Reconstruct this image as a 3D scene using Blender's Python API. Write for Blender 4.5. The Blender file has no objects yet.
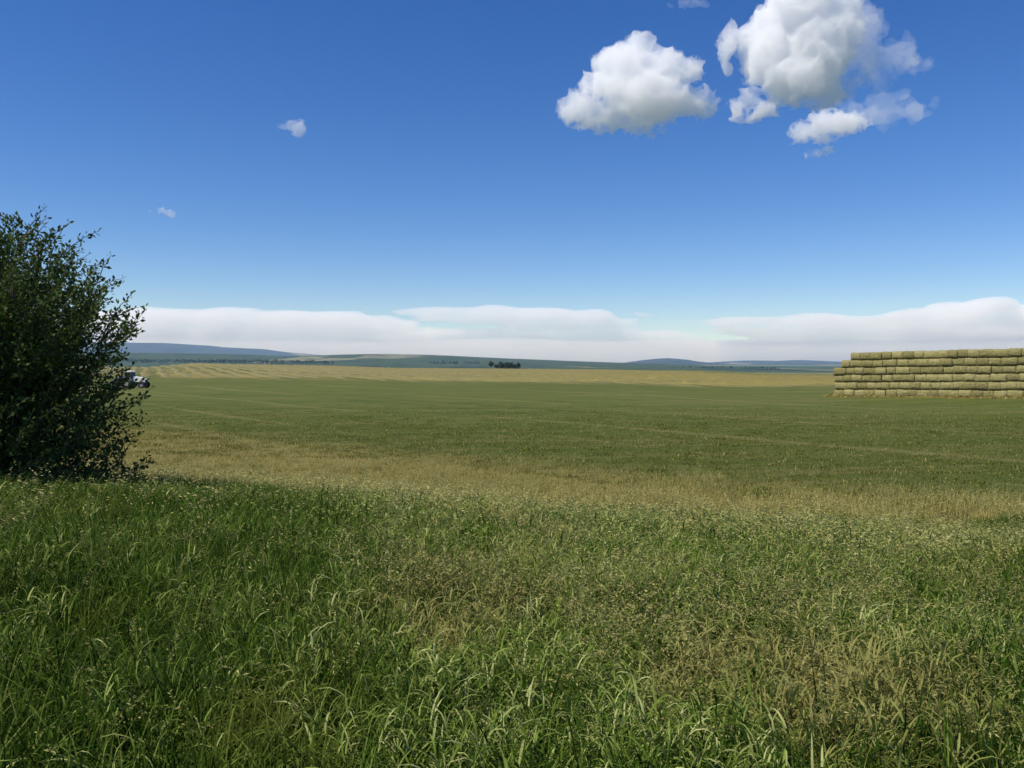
import bpy, math, random
import numpy as np
import openvdb
from mathutils import Vector, noise as mn

rnd = random.Random(7)
R = np.random.default_rng(7)
sc = bpy.context.scene
COL = sc.collection
F = 850.0
CAMZ = 4.0
TH = math.atan(22 / F)

# ------------------------------------------------------------------ helpers
def at(px, py, Y):
    """world point seen in the direction (px,py) at world depth Y"""
    a = (px - 512) / F; b = (384 - py) / F
    d = (a, math.cos(TH) + b * math.sin(TH), -math.sin(TH) + b * math.cos(TH))
    t = Y / d[1]
    return Vector((d[0] * t, Y, CAMZ + d[2] * t))

def ss(a, b, x):
    t = np.clip((x - a) / (b - a), 0, 1)
    return t * t * (3 - 2 * t)

UX = np.array([-1.2, -.43, -.373, -.32, -.214, -.132, .056, .22, .30, .45, 1.2])
UZ = np.array([1.0, 1.0, 3.1, 2.5, 1.7, .3, -.35, -1.1, -2.9, -3.2, -3.2])

def ground_z(x, y):
    x = np.asarray(x, float); y = np.asarray(y, float)
    t = y + .5 * x
    z = 2.35 * (1 - ss(2, 27, t))
    z = np.where(y < 0, 2.35, z)
    u = x / np.maximum(np.abs(y), 60)
    z = z + np.interp(u, UX, UZ) * ss(130, 500, y)
    r = np.sqrt(x * x + y * y)
    z = z - 25 * ss(520, 1200, r)
    z = z + .05 * np.sin(x * .21 + 1.3) * np.sin(y * .17) * ss(2, 30, y) * (1 - ss(400, 600, r))
    z = z + (.5 * ss(38, 60, x) - .38 * ss(12, 34, x)) * ss(50, 88, y) * (1 - ss(130, 200, y))
    return z

def gz(x, y): return float(ground_z(x, y))

def mesh_np(name, v, quads=None, tris=None, smooth=True):
    me = bpy.data.meshes.new(name)
    v = np.asarray(v, np.float32)
    fl = []; tot = []
    if quads is not None and len(quads):
        fl.append(np.asarray(quads, np.int32).ravel()); tot.append(np.full(len(quads), 4, np.int32))
    if tris is not None and len(tris):
        fl.append(np.asarray(tris, np.int32).ravel()); tot.append(np.full(len(tris), 3, np.int32))
    fl = np.concatenate(fl); tot = np.concatenate(tot)
    st = np.concatenate([[0], np.cumsum(tot)[:-1]]).astype(np.int32)
    me.vertices.add(len(v)); me.vertices.foreach_set('co', v.ravel())
    me.loops.add(len(fl)); me.loops.foreach_set('vertex_index', fl)
    me.polygons.add(len(tot)); me.polygons.foreach_set('loop_start', st)
    me.polygons.foreach_set('loop_total', tot)
    me.update(calc_edges=True)
    me.polygons.foreach_set('use_smooth', np.full(len(tot), smooth))
    return me

def link(name, me, mat=None, parent=None, label=None, cat=None, group=None, kind=None):
    o = bpy.data.objects.new(name, me); COL.objects.link(o)
    if mat is not None and me is not None: me.materials.append(mat)
    if parent is not None: o.parent = parent
    if label: o['label'] = label
    if cat: o['category'] = cat
    if group: o['group'] = group
    if kind: o['kind'] = kind
    return o

class MB:
    """collects boxes, tubes and discs into one mesh"""
    def __init__(s): s.v = []; s.f = []
    def add(s, vs, fs):
        n = len(s.v); s.v += [tuple(p) for p in vs]; s.f += [tuple(i + n for i in q) for q in fs]
    def prism(s, pts, y0, y1):            # outline in x,z extruded along y
        n = len(pts)
        vs = [(p[0], y0, p[1]) for p in pts] + [(p[0], y1, p[1]) for p in pts]
        fs = [tuple(range(n)), tuple(range(2 * n - 1, n - 1, -1))]
        fs += [(i, i + n, (i + 1) % n + n, (i + 1) % n) for i in range(n)]
        s.add(vs, fs)
    def box(s, x0, x1, y0, y1, z0, z1):
        s.prism([(x0, z0), (x1, z0), (x1, z1), (x0, z1)], y0, y1)
    def disc(s, x, z, r, y0, y1, n=24):
        s.prism([(x + r * math.cos(2 * math.pi * i / n), z + r * math.sin(2 * math.pi * i / n)) for i in range(n)], y0, y1)
    def ring(s, x, z, r, ri, y0, y1, n=28, lugs=False):
        vs = []; fs = []
        for i in range(n):
            a = 2 * math.pi * i / n; c, d = math.cos(a), math.sin(a)
            ro = r * (1.0 if (i % 2 or not lugs) else .95)
            for (rr, yy) in ((ro, y0), (ro, y1), (ri, y1), (ri, y0)): vs.append((x + rr * c, yy, z + rr * d))
        for i in range(n):
            j = (i + 1) % n
            for k in range(4): fs.append((i * 4 + k, j * 4 + k, j * 4 + (k + 1) % 4, i * 4 + (k + 1) % 4))
        s.add(vs, fs)
    def tube(s, pts, rad, n=6):
        base = len(s.v)
        for i, p in enumerate(pts):
            p = Vector(p); q = Vector(pts[min(i + 1, len(pts) - 1)]); o = Vector(pts[max(i - 1, 0)])
            d = (q - o).normalized(); a = d.orthogonal().normalized(); b = d.cross(a)
            r = rad[i] if hasattr(rad, '__len__') else rad
            for k in range(n):
                t = 2 * math.pi * k / n
                s.v.append(tuple(p + a * r * math.cos(t) + b * r * math.sin(t)))
        for i in range(len(pts) - 1):
            for k in range(n):
                s.f.append((base + i * n + k, base + i * n + (k + 1) % n, base + (i + 1) * n + (k + 1) % n, base + (i + 1) * n + k))
    def build(s, name, mat, parent=None, smooth=False, bevel=0, **kw):
        me = bpy.data.meshes.new(name); me.from_pydata(s.v, [], s.f); me.update()
        if smooth: me.polygons.foreach_set('use_smooth', [True] * len(me.polygons))
        o = link(name, me, mat, parent, **kw)
        if bevel:
            m = o.modifiers.new('b', 'BEVEL'); m.width = bevel; m.segments = 2; m.limit_method = 'ANGLE'
        return o

# ------------------------------------------------------------------ materials
def newmat(name):
    m = bpy.data.materials.new(name); m.use_nodes = True
    nt = m.node_tree; nt.nodes.clear()
    return m, nt
class NT:
    def __init__(s, nt): s.nt = nt
    def n(s, typ, ins=None, **props):
        nd = s.nt.nodes.new(typ)
        for k, v in props.items(): setattr(nd, k, v)
        for k, v in (ins or {}).items():
            if isinstance(v, bpy.types.NodeSocket): s.nt.links.new(v, nd.inputs[k])
            else: nd.inputs[k].default_value = v
        return nd
    def math(s, op, a, b=0.0, c=None, clamp=False):
        nd = s.nt.nodes.new('ShaderNodeMath'); nd.operation = op; nd.use_clamp = clamp
        for i, v in enumerate((a, b) if c is None else (a, b, c)):
            if isinstance(v, bpy.types.NodeSocket): s.nt.links.new(v, nd.inputs[i])
            else: nd.inputs[i].default_value = v
        return nd.outputs[0]
    def noise(s, vec, scale, detail=4, rough=.55):
        nd = s.n('ShaderNodeTexNoise', {'Vector': vec, 'Scale': scale, 'Detail': detail, 'Roughness': rough})
        return nd.outputs['Fac']
    def ramp(s, fac, stops):
        nd = s.nt.nodes.new('ShaderNodeValToRGB'); s.nt.links.new(fac, nd.inputs[0])
        el = nd.color_ramp.elements
        while len(el) > 1: el.remove(el[0])
        el[0].position = stops[0][0]; el[0].color = (*stops[0][1], 1)
        for p, c in stops[1:]:
            e = el.new(p); e.color = (*c, 1)
        return nd.outputs[0]
    def mr(s, v, a, b, c=0., d=1., smooth=True):
        nd = s.nt.nodes.new('ShaderNodeMapRange'); nd.interpolation_type = 'SMOOTHSTEP' if smooth else 'LINEAR'
        for i, x in enumerate((v, a, b, c, d)):
            if isinstance(x, bpy.types.NodeSocket): s.nt.links.new(x, nd.inputs[i])
            else: nd.inputs[i].default_value = x
        return nd.outputs[0]
    def mix(s, f, a, b):
        nd = s.nt.nodes.new('ShaderNodeMix'); nd.data_type = 'RGBA'
        for i, x in ((0, f), (6, a), (7, b)):
            if isinstance(x, bpy.types.NodeSocket): s.nt.links.new(x, nd.inputs[i])
            else: nd.inputs[i].default_value = (*x, 1) if hasattr(x, '__len__') else x
        return nd.outputs[2]
    def pos(s): return s.nt.nodes.new('ShaderNodeNewGeometry').outputs['Position']
    def scalev(s, vec, v):
        return s.n('ShaderNodeVectorMath', {0: vec, 1: v}, operation='MULTIPLY').outputs[0]
    def out(s, surf=None, vol=None):
        o = s.nt.nodes.new('ShaderNodeOutputMaterial')
        if surf is not None: s.nt.links.new(surf, o.inputs['Surface'])
        if vol is not None: s.nt.links.new(vol, o.inputs['Volume'])

def plain(name, col, rough=.6, metal=0, spec=.5, var=.12, scale=3.0, bump=0):
    m, nt = newmat(name); N = NT(nt)
    tc = nt.nodes.new('ShaderNodeTexCoord').outputs['Object']
    f = N.noise(tc, scale, 5)
    c = N.ramp(f, [(.3, tuple(x * (1 - var) for x in col)), (.7, tuple(min(1, x * (1 + var)) for x in col))])
    b = N.n('ShaderNodeBsdfPrincipled', {'Base Color': c, 'Roughness': rough, 'Metallic': metal, 'Specular IOR Level': spec})
    if bump:
        bp = N.n('ShaderNodeBump', {'Height': N.noise(tc, scale * 6, 6, .7), 'Strength': bump, 'Distance': .05})
        nt.links.new(bp.outputs[0], b.inputs['Normal'])
    N.out(b.outputs[0]); return m

def leafmat(name, cols, scale=.5, trans=.35, rough=.55, patch=None, spec=.3):
    """plant matter: colour changes from blade to blade and from patch to patch"""
    m, nt = newmat(name); N = NT(nt)
    p = N.pos()
    at_ = nt.nodes.new('ShaderNodeAttribute'); at_.attribute_name = 'tone'
    f = N.noise(p, scale, 3)
    t = N.math('MULTIPLY_ADD', at_.outputs['Fac'], .55, N.math('MULTIPLY', f, .5))
    n = len(cols)
    c = N.ramp(t, [(.25 + .6 * i / (n - 1), cols[i]) for i in range(n)])
    if patch:
        if len(patch) > 4: p = N.n('ShaderNodeVectorRotate', {'Vector': p, 'Angle': patch[4]}, rotation_type='Z_AXIS').outputs[0]
        c = N.mix(N.mr(N.noise(N.scalev(p, patch[3] if len(patch) > 3 else (1, .6, 1)), patch[0], 4), patch[1], patch[1] + .13, 0, .8), c, patch[2])
    d = N.n('ShaderNodeBsdfPrincipled', {'Base Color': c, 'Roughness': rough, 'Specular IOR Level': spec})
    tr = N.n('ShaderNodeBsdfTranslucent', {'Color': c})
    mx = N.n('ShaderNodeMixShader', {0: trans, 1: d.outputs[0], 2: tr.outputs[0]})
    N.out(mx.outputs[0]); return m

# ------------------------------------------------------------------ camera, sun, world
cam = bpy.data.cameras.new('camera'); cam.sensor_width = 36; cam.lens = F * 36 / 1024
cam.clip_start = .05; cam.clip_end = 200000
co = bpy.data.objects.new('camera', cam); COL.objects.link(co)
co.location = (0, 0, CAMZ); co.rotation_euler = (math.pi / 2 - TH, 0, 0); sc.camera = co

SEL, SAZ = math.radians(56), math.radians(-116)      # sun high on the left
w = bpy.data.worlds.new('World'); sc.world = w; w.use_nodes = True
N = NT(w.node_tree)
sky = N.n('ShaderNodeTexSky', sky_type='NISHITA', sun_disc=False)
sky.sun_elevation = SEL; sky.sun_rotation = SAZ % (2 * math.pi)
sky.altitude = 1700; sky.air_density = 1.0; sky.dust_density = .4; sky.ozone_density = 3.0
hs = N.n('ShaderNodeHueSaturation', {'Color': sky.outputs[0], 'Hue': .513, 'Saturation': 1.33, 'Value': 1.0})
bg = w.node_tree.nodes['Background']; w.node_tree.links.new(hs.outputs[0], bg.inputs[0])
bg.inputs[1].default_value = .11
sl = bpy.data.lights.new('sun', 'SUN'); sl.energy = 5.0; sl.angle = math.radians(.53); sl.color = (1, .94, .83)
so = bpy.data.objects.new('sun', sl); COL.objects.link(so)
sd = Vector((math.sin(SAZ) * math.cos(SEL), math.cos(SAZ) * math.cos(SEL), math.sin(SEL)))
so.rotation_euler = sd.to_track_quat('Z', 'Y').to_euler(); so.location = (-40, -10, 60)
vs = sc.view_settings; vs.view_transform = 'Standard'; vs.look = 'None'; vs.exposure = .2; vs.gamma = 1
vs.use_curve_mapping = False
cy = sc.cycles
cy.use_denoising = True; cy.max_bounces = 18; cy.diffuse_bounces = 4; cy.transmission_bounces = 8
cy.volume_bounces = 14; cy.transparent_max_bounces = 16; cy.caustics_reflective = False; cy.caustics_refractive = False
cy.use_adaptive_sampling = True; cy.adaptive_threshold = .012

# ------------------------------------------------------------------ ground
ang = np.concatenate([np.linspace(-180, -50, 40, endpoint=False), np.linspace(-50, 50, 260, endpoint=False), np.linspace(50, 180, 40, endpoint=False)])
rad = np.concatenate([[.3], np.geomspace(1.0, 700, 230), np.geomspace(760, 60000, 36)])
A, RR = np.meshgrid(np.radians(ang), rad)
gx = RR * np.sin(A); gy = RR * np.cos(A)
gv = np.stack([gx, gy, ground_z(gx, gy)], -1).reshape(-1, 3)
na, nr = len(ang), len(rad)
ii, jj = np.meshgrid(np.arange(nr - 1), np.arange(na), indexing='ij')
q = np.stack([ii * na + jj, ii * na + (jj + 1) % na, (ii + 1) * na + (jj + 1) % na, (ii + 1) * na + jj], -1).reshape(-1, 4)[:, ::-1]
gv = np.vstack([gv, [[0, 0, 2.35]]])
cap = [(na * nr, (k + 1) % na, k)[::-1] for k in range(na)]
gm, nt = newmat('field_ground'); N = NT(nt)
p = N.pos()
sx = N.n('ShaderNodeSeparateXYZ', {0: p})
X, Yc = sx.outputs[0], sx.outputs[1]
n1 = N.noise(p, .035, 5, .6); n2 = N.noise(p, .35, 6, .65); n3 = N.noise(p, 4.0, 6, .7)
rown = N.n('ShaderNodeVectorRotate', {'Vector': p, 'Angle': math.radians(-8)}, rotation_type='Z_AXIS').outputs[0]
strk = N.noise(N.scalev(rown, (.012, .22, 1)), 1.0, 6, .62)
strk2 = N.noise(N.scalev(rown, (.05, 1.1, 1)), 1.0, 5, .6)
grn = N.ramp(N.math('MULTIPLY_ADD', strk, .5, N.math('MULTIPLY', n2, .5)),
             [(.32, (.054, .078, .013)), (.48, (.082, .106, .020)), (.60, (.12, .130, .032)), (.72, (.21, .185, .060))])
grn = N.mix(N.mr(strk2, .50, .66, 0, .8), grn, (.17, .15, .055))
grn = N.mix(N.mr(n3, .45, .75, 0, .5), grn, (.036, .052, .012))
tan = N.ramp(N.math('MULTIPLY_ADD', n2, .5, N.math('MULTIPLY', strk, .5)),
             [(.36, (.085, .100, .026)), (.52, (.14, .135, .042)), (.68, (.24, .20, .075))])
bound = N.math('MULTIPLY_ADD', X, -.5, 160.)
bd = N.math('SUBTRACT', N.math('MULTIPLY_ADD', n1, 60., Yc), N.math('ADD', bound, 30.))
rowv = N.n('ShaderNodeVectorRotate', {'Vector': p, 'Angle': math.radians(-113.6)}, rotation_type='Z_AXIS').outputs[0]
rs = N.noise(N.scalev(rowv, (.006, .16, 1)), 1.0, 5, .65)
tan = N.mix(N.mr(rs, .50, .62, 0, .8), tan, (.070, .092, .022))
tan = N.mix(N.mr(N.noise(N.scalev(p, (.012, .03, 1)), 1.0, 5, .6), .52, .64, 0, .7), tan, (.26, .20, .065))
mask = N.mr(bd, -8., 10.)
c = N.mix(mask, grn, tan)
rot2 = N.n('ShaderNodeVectorRotate', {'Vector': p, 'Angle': math.radians(52)}, rotation_type='Z_AXIS').outputs[0]
trk = N.noise(N.scalev(rot2, (.010, .42, .1)), 1.0, 4)
c = N.mix(N.math('MULTIPLY', N.mr(trk, .58, .66), .5), c, (.20, .19, .07))
c = N.mix(N.math('MULTIPLY', N.mr(trk, .36, .31), .45), c, (.045, .065, .014))
# pale swath of dry grass where the verge meets the field
nm = N.math('MULTIPLY_ADD', X, .75, N.math('MULTIPLY_ADD', n2, 10., Yc))
c = N.mix(N.math('MULTIPLY', N.mr(nm, 44., 34.), .7), c, (.26, .205, .065))
dist = N.n('ShaderNodeVectorMath', {0: p}, operation='LENGTH').outputs['Value']
patch = N.n('ShaderNodeTexVoronoi', {'Vector': N.scalev(p, (1, .35, 1)), 'Scale': .0016}, feature='F1')
far = N.mix(N.mr(N.n('ShaderNodeSeparateXYZ', {0: patch.outputs['Color']}).outputs[0], .70, .74), (.030, .070, .016), (.17, .15, .07))
c = N.mix(N.mr(dist, 640., 760.), c, far)
b = N.n('ShaderNodeBsdfPrincipled', {'Base Color': c, 'Roughness': .95, 'Specular IOR Level': .1})
bh = N.math('MULTIPLY_ADD', n3, .5, N.noise(p, 22., 4, .7))
bp = N.n('ShaderNodeBump', {'Height': bh, 'Strength': .9, 'Distance': .09})
nt.links.new(bp.outputs[0], b.inputs['Normal'])
N.out(b.outputs[0])
link('ground', mesh_np('ground', gv, q, cap), gm, kind='structure')

# ------------------------------------------------------------------ far hills
def hillmat(name, base, dark, pale, palefac=.8, scale=.0022, seed=0.):
    m, nt = newmat(name); N = NT(nt); p = N.pos()
    pp = N.n('ShaderNodeVectorMath', {0: p, 1: (seed, seed, 0)}, operation='ADD').outputs[0]
    v = N.n('ShaderNodeTexVoronoi', {'Vector': N.scalev(pp, (1, .45, 0)), 'Scale': scale})
    r = N.n('ShaderNodeSeparateXYZ', {0: v.outputs['Color']}).outputs[0]
    c = N.mix(N.mr(r, palefac, palefac + .02), base, pale)
    c = N.mix(N.mr(N.noise(N.scalev(pp, (1, .6, 3)), scale * 2.2, 6, .65), .52, .60, 0, .85), c, dark)
    c = N.mix(N.mr(N.noise(pp, scale * 12, 4, .6), .4, .7, 0, .5), c, tuple(x * 1.5 for x in base))
    b = N.n('ShaderNodeBsdfPrincipled', {'Base Color': c, 'Roughness': 1, 'Specular IOR Level': .05})
    N.out(b.outputs[0]); return m

def hills(name, table, Y, front, back, mat, label, rough=.08, seed=0, base=-26):
    t = np.array(table, float)
    pxs = np.linspace(t[0, 0], t[-1, 0], 320)
    crest = np.interp(pxs, t[:, 0], t[:, 1])
    k = np.ones(7) / 7; crest = np.convolve(np.pad(crest, 3, mode='edge'), k, 'valid')
    prof = np.concatenate([np.linspace(0, 1, 26), np.linspace(1, 2, 10)[1:]])
    vv = np.zeros((len(prof), len(pxs), 3))
    for j, (px, cyy) in enumerate(zip(pxs, crest)):
        P = at(px, cyy, Y)
        H = P.z - base
        for i, s in enumerate(prof):
            if s <= 1: yy = Y - front * (1 - s); h = s ** 1.35
            else: yy = Y + back * (s - 1); h = math.cos((s - 1) * math.pi / 2) ** 1.5
            nz = mn.fractal(Vector((P.x * .0011, yy * .0011, seed)), .9, 2.1, 5) * rough * H * (1 - .75 * (abs(s - 1) < .02))
            vv[i, j] = (P.x, yy, base + max(0, H * h + nz * min(1, 4 * s) * (.2 if s > 1 else 1)) - 2)
    n, m_ = vv.shape[:2]
    a, b_ = np.meshgrid(np.arange(n - 1), np.arange(m_ - 1), indexing='ij')
    qq = np.stack([a * m_ + b_, a * m_ + b_ + 1, (a + 1) * m_ + b_ + 1, (a + 1) * m_ + b_], -1).reshape(-1, 4)
    o = link(name, mesh_np(name, vv.reshape(-1, 3), qq), mat, kind='structure')
    o['label'] = label
    return o

m_green = hillmat('green_hill', (.040, .062, .026), (.014, .028, .012), (.20, .19, .11), .90, .0030)
m_blue = hillmat('forest_hill', (.026, .036, .026), (.010, .018, .014), (.20, .18, .11), .93, .0012, 900)
hills('hills', [(-300, 345), (60, 343), (100, 341.8), (130, 342.2), (150, 342.3), (172, 342.8), (190, 344.3), (215, 345.8), (226, 347.4), (240, 347.8), (265, 349.3), (280, 351.5), (290, 352.6), (300, 353), (330, 356), (400, 362)],
      14000, 5000, 2500, m_blue, 'long blue ridge on the left horizon', .10, 3)
hills('hills', [(-300, 352), (80, 352), (150, 352.6), (230, 353.6), (285, 355.8), (310, 355.3), (340, 354.2), (375, 353.5), (400, 353.8), (430, 354.4), (460, 355.8), (500, 357.8), (540, 359.3), (580, 361), (620, 362.3), (680, 364), (740, 366.8), (840, 369.5), (900, 371)],
      5200, 2700, 1500, m_green, 'low dark green hills across the middle of the horizon', .05, 8)
hills('hills', [(600, 368), (620, 364.5), (635, 361.2), (655, 358.7), (668, 357.9), (680, 358.7), (700, 362.2), (715, 365), (735, 368)],
      11000, 2500, 1800, m_blue, 'small blue hill standing left of the longer blue ridge', .16, 14)
hills('hills', [(680, 368), (700, 364.8), (710, 363.6), (725, 361.4), (745, 360.4), (775, 360.8), (800, 359.8), (830, 361.2), (850, 363.6), (900, 365.5), (1150, 367)],
      14000, 3500, 2200, m_blue, 'long low blue ridge left of the haystack', .14, 21)

# ------------------------------------------------------------------ haze
hz = MB(); hz.box(-24000, 24000, -24000, 24000, -60, 420)
hm, nt = newmat('haze_air'); N = NT(nt)
v = N.n('ShaderNodeVolumePrincipled', {'Color': (.40, .62, 1.0, 1), 'Density': 4.8e-5, 'Anisotropy': 0.0, 'Absorption Color': (1, 1, 1, 1)})
N.out(None, v.outputs[0])
hz.build('haze', hm, kind='stuff')

# ------------------------------------------------------------------ clouds
def lattice(shape, cell, rng):
    """smooth random field on a grid, cell = feature size in grid steps per axis"""
    g = None; dims = [int(math.ceil(s / c)) + 4 for s, c in zip(shape, cell)]
    g = rng.standard_normal(dims)
    for ax in range(3):
        t = np.arange(shape[ax]) / cell[ax]; i = t.astype(int); f = t - i
        W = np.zeros((shape[ax], dims[ax]))
        ws = [(1 - f) ** 3 / 6, (3 * f ** 3 - 6 * f ** 2 + 4) / 6, (-3 * f ** 3 + 3 * f ** 2 + 3 * f + 1) / 6, f ** 3 / 6]
        for k in range(4): W[np.arange(shape[ax]), i + k] = ws[k]
        g = np.moveaxis(np.tensordot(W, g, axes=(1, ax)), 0, ax)
    return g / g.std()

def cloudmat(name, dens, col=(1, 1, 1), an=.0):
    m, nt = newmat(name); N = NT(nt)
    v = N.n('ShaderNodeVolumePrincipled', {'Color': (*col, 1), 'Density': dens, 'Anisotropy': an, 'Absorption Color': (1, 1, 1, 1)})
    N.out(None, v.outputs[0]); return m

def cloud(label, blobs, Y, mat, h=1.3, amp=5., cell=9., rz=.8, oct=4, billow=True, seed=1, group='clouds in the blue sky', stretch=1., flat=None, keep=.004):
    """blobs: (px, py, rx, ry) in picture units, built at their real size at distance Y"""
    rng = np.random.default_rng(seed)
    B = np.array(blobs, float)
    x0 = (B[:, 0] - B[:, 2]).min() - 2.5 * amp - 3; x1 = (B[:, 0] + B[:, 2]).max() + 2.5 * amp + 3
    y0 = (B[:, 1] - B[:, 3]).min() - 2.5 * amp - 3; y1 = (B[:, 1] + B[:, 3]).max() + 2.5 * amp + 3
    rzm = (np.minimum(B[:, 2], B[:, 3] * 1.6) * rz).max() + 2.5 * amp + 3
    hx, hy, hzz = h * stretch, h, h * stretch
    xs = np.arange(x0, x1, hx); ys = np.arange(y0, y1, hy); zs = np.arange(-rzm, rzm, hzz)
    G = np.full((len(xs), len(ys), len(zs)), 1e9)
    for k, (bx, by, rx, ry) in enumerate(blobs):
        rzz = min(rx, ry * 1.6) * rz; cz = rng.uniform(-.25, .25) * rzm * .4
        dx = ((xs - bx) / rx)[:, None, None]; dy = ((ys - by) / ry)[None, :, None]; dz = ((zs - cz) / rzz)[None, None, :]
        d = (np.sqrt(dx * dx + dy * dy + dz * dz) - 1) * min(rx, ry)
        kk = 3.0 if billow or stretch == 3 else 6.0
        hh = np.clip(.5 + .5 * (G - d) / kk, 0, 1)
        G = np.where(G > 1e8, d, G * (1 - hh) + d * hh - kk * hh * (1 - hh))
    a = amp; c_ = cell
    for o_ in range(oct):
        nz = lattice(G.shape, (c_ / hx * stretch, c_ / hy, c_ / hzz * stretch), rng)
        G -= a * ((1 - 1.3 * np.abs(nz) ** .8) if billow else nz * .55)
        a *= .55; c_ *= .5
        if c_ < 1.6 * h: break
    if flat is not None:
        G = np.maximum(G, (ys[None, :, None] - flat))
    g = openvdb.FloatGrid(); g.background = 10.0
    G = np.pad(G, 1, constant_values=10.0)
    g.copyFromArray(np.clip(G, -20, 20).astype(np.float32))
    pts, tri, quad = g.convertToPolygons(isovalue=0, adaptivity=0)
    px = x0 + (pts[:, 0] - 1) * hx; py = y0 + (pts[:, 1] - 1) * hy; pz = -rzm + (pts[:, 2] - 1) * hzz
    aa = (px - 512) / F; bb = (384 - py) / F
    d = np.stack([aa, math.cos(TH) + bb * math.sin(TH), -math.sin(TH) + bb * math.cos(TH)], -1)
    dc = d.mean(0)
    S = Y / F
    pos = d * (Y / d[:, 1:2]) ; pos[:, 2] += CAMZ
    pos[:, 1] += pz * S; 
    par = np.arange(len(pos))
    for _ in range(400):                       # label connected shells, drop the specks
        m0 = par.copy(); mq = par[quad].min(1)
        for c_i in range(4): np.minimum.at(par, quad[:, c_i], mq)
        par = par[par]
        if (par == m0).all(): break
    ids, cnt = np.unique(par, return_counts=True)
    okv = np.isin(par, ids[cnt >= cnt.max() * keep])
    quad = quad[okv[quad[:, 0]]]
    if len(tri): tri = tri[okv[tri[:, 0]]]
    used = np.zeros(len(pos), bool); used[quad.ravel()] = True
    if len(tri): used[tri.ravel()] = True
    ren = np.cumsum(used) - 1; pos = pos[used]; quad = ren[quad]
    if len(tri): tri = ren[tri]
    me = mesh_np('cloud', pos, quad, tri if len(tri) else None)
    me.validate()
    return link('cloud', me, mat, label=label, cat='cloud', group=group)

cm = cloudmat('cumulus_vapour', .020)
cw = cloudmat('thin_vapour', .0045, (.93, .95, 1))
cs = cloudmat('small_vapour', .020)
cloud('puffy white cumulus cloud with ragged edges, standing alone left of the largest cloud',
      [(640, 52, 18, 20), (625, 70, 34, 26), (662, 72, 26, 24), (690, 72, 14, 12), (600, 88, 20, 16), (645, 98, 46, 26), (690, 102, 24, 14), (580, 108, 20, 15), (570, 115, 10, 9), (610, 116, 34, 13), (606, 123, 22, 7), (640, 124, 22, 8), (676, 112, 24, 8), (706, 106, 11, 9), (655, 132, 8, 3)],
      3000, cm, h=1.1, amp=3.6, cell=9, seed=5)
cloud('largest cumulus cloud at the upper edge, bright on its left and grey on its right',
      [(800, 5, 36, 36), (772, 42, 32, 34), (815, 50, 36, 40), (762, 62, 24, 22), (790, 80, 36, 24), (745, 104, 12, 12), (737, 112, 10, 8), (758, 112, 14, 8), (820, 92, 26, 14), (732, 36, 8, 12), (724, 52, 9, 11), (730, 66, 6, 6), (840, 20, 22, 34)],
      3200, cm, h=1.2, amp=4.4, cell=12, seed=12)
cloud('thin grey wisp trailing off the right side of the largest cumulus cloud',
      [(850, 50, 34, 26), (878, 62, 26, 14), (900, 50, 14, 12), (845, 82, 26, 12), (862, 22, 18, 22), (912, 66, 16, 7)],
      3300, cw, amp=8, cell=9, seed=22, billow=False, keep=.05)
cloud('flat-bottomed white cloud with a grey tail below the largest cumulus cloud',
      [(808, 130, 16, 8), (830, 124, 26, 12), (850, 122, 20, 9), (792, 136, 10, 5), (818, 138, 18, 4)],
      2900, cm, h=1., amp=2.8, cell=7, seed=31)
cloud('dim grey tail of cloud to the right of the flat-bottomed white cloud',
      [(870, 116, 30, 10), (900, 110, 30, 11), (885, 104, 24, 7)],
      2960, cw, amp=6, cell=8, seed=37, billow=False, keep=.05)
cloud('tiny torn white cloud under the flat-bottomed white cloud', [(818, 153, 8, 3), (828, 150, 6, 4), (808, 156, 5, 3)], 2900, cs, h=.7, amp=1.6, cell=4, seed=41)
cloud('small white cloud alone high in the left half of the sky', [(298, 130, 7, 7), (286, 127, 7, 2.5), (292, 124, 5, 3), (300, 126, 5, 6)], 3000, cs, h=.7, amp=1.7, cell=5, seed=44)
cloud('smallest white cloud low above the leafy bush', [(167, 213, 5, 2.5), (155, 210, 4, 1.8), (163, 210, 4, 2.2), (171, 215, 3, 2)], 3000, cs, h=.6, amp=1.2, cell=3.5, seed=48)
cloud('faint wisp of cloud at the very top of the sky', [(684, 3, 10, 4), (697, 2, 10, 4)], 3000, cw, h=.8, amp=2, cell=5, seed=50, billow=False)
cb = cloudmat('far_cloud_vapour', .0013, (1., .99, .98))
cb2 = cloudmat('far_veil_vapour', .0006, (.97, .985, 1))
GB = 'cloud banks along the horizon'
cloud('pale bank of cloud with a gently domed top on the horizon behind the bush',
      [(150, 318, 90, 9), (230, 317, 90, 8), (300, 320, 80, 9), (350, 326, 70, 8), (400, 332, 70, 6), (60, 322, 100, 12), (-80, 322, 140, 14), (180, 332, 150, 9), (330, 337, 120, 6), (200, 311, 50, 3), (270, 312, 40, 3), (150, 340, 200, 5)],
      38000, cb, h=1.2, amp=1.3, cell=6, seed=60, billow=False, rz=1.5, stretch=3, group=GB)
cloud('long flat-topped anvil cloud with sharp tips over the middle of the horizon',
      [(430, 311, 44, 3.5), (470, 312, 70, 5), (540, 315, 84, 7), (480, 319, 60, 5), (585, 320, 46, 5), (560, 325, 70, 5), (560, 333, 95, 5), (640, 336, 52, 4), (500, 334, 80, 5), (560, 341, 140, 4), (610, 345, 90, 3)],
      39000, cb, h=1.2, amp=1.2, cell=6, seed=66, billow=False, rz=1.5, stretch=3, group=GB)
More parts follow.
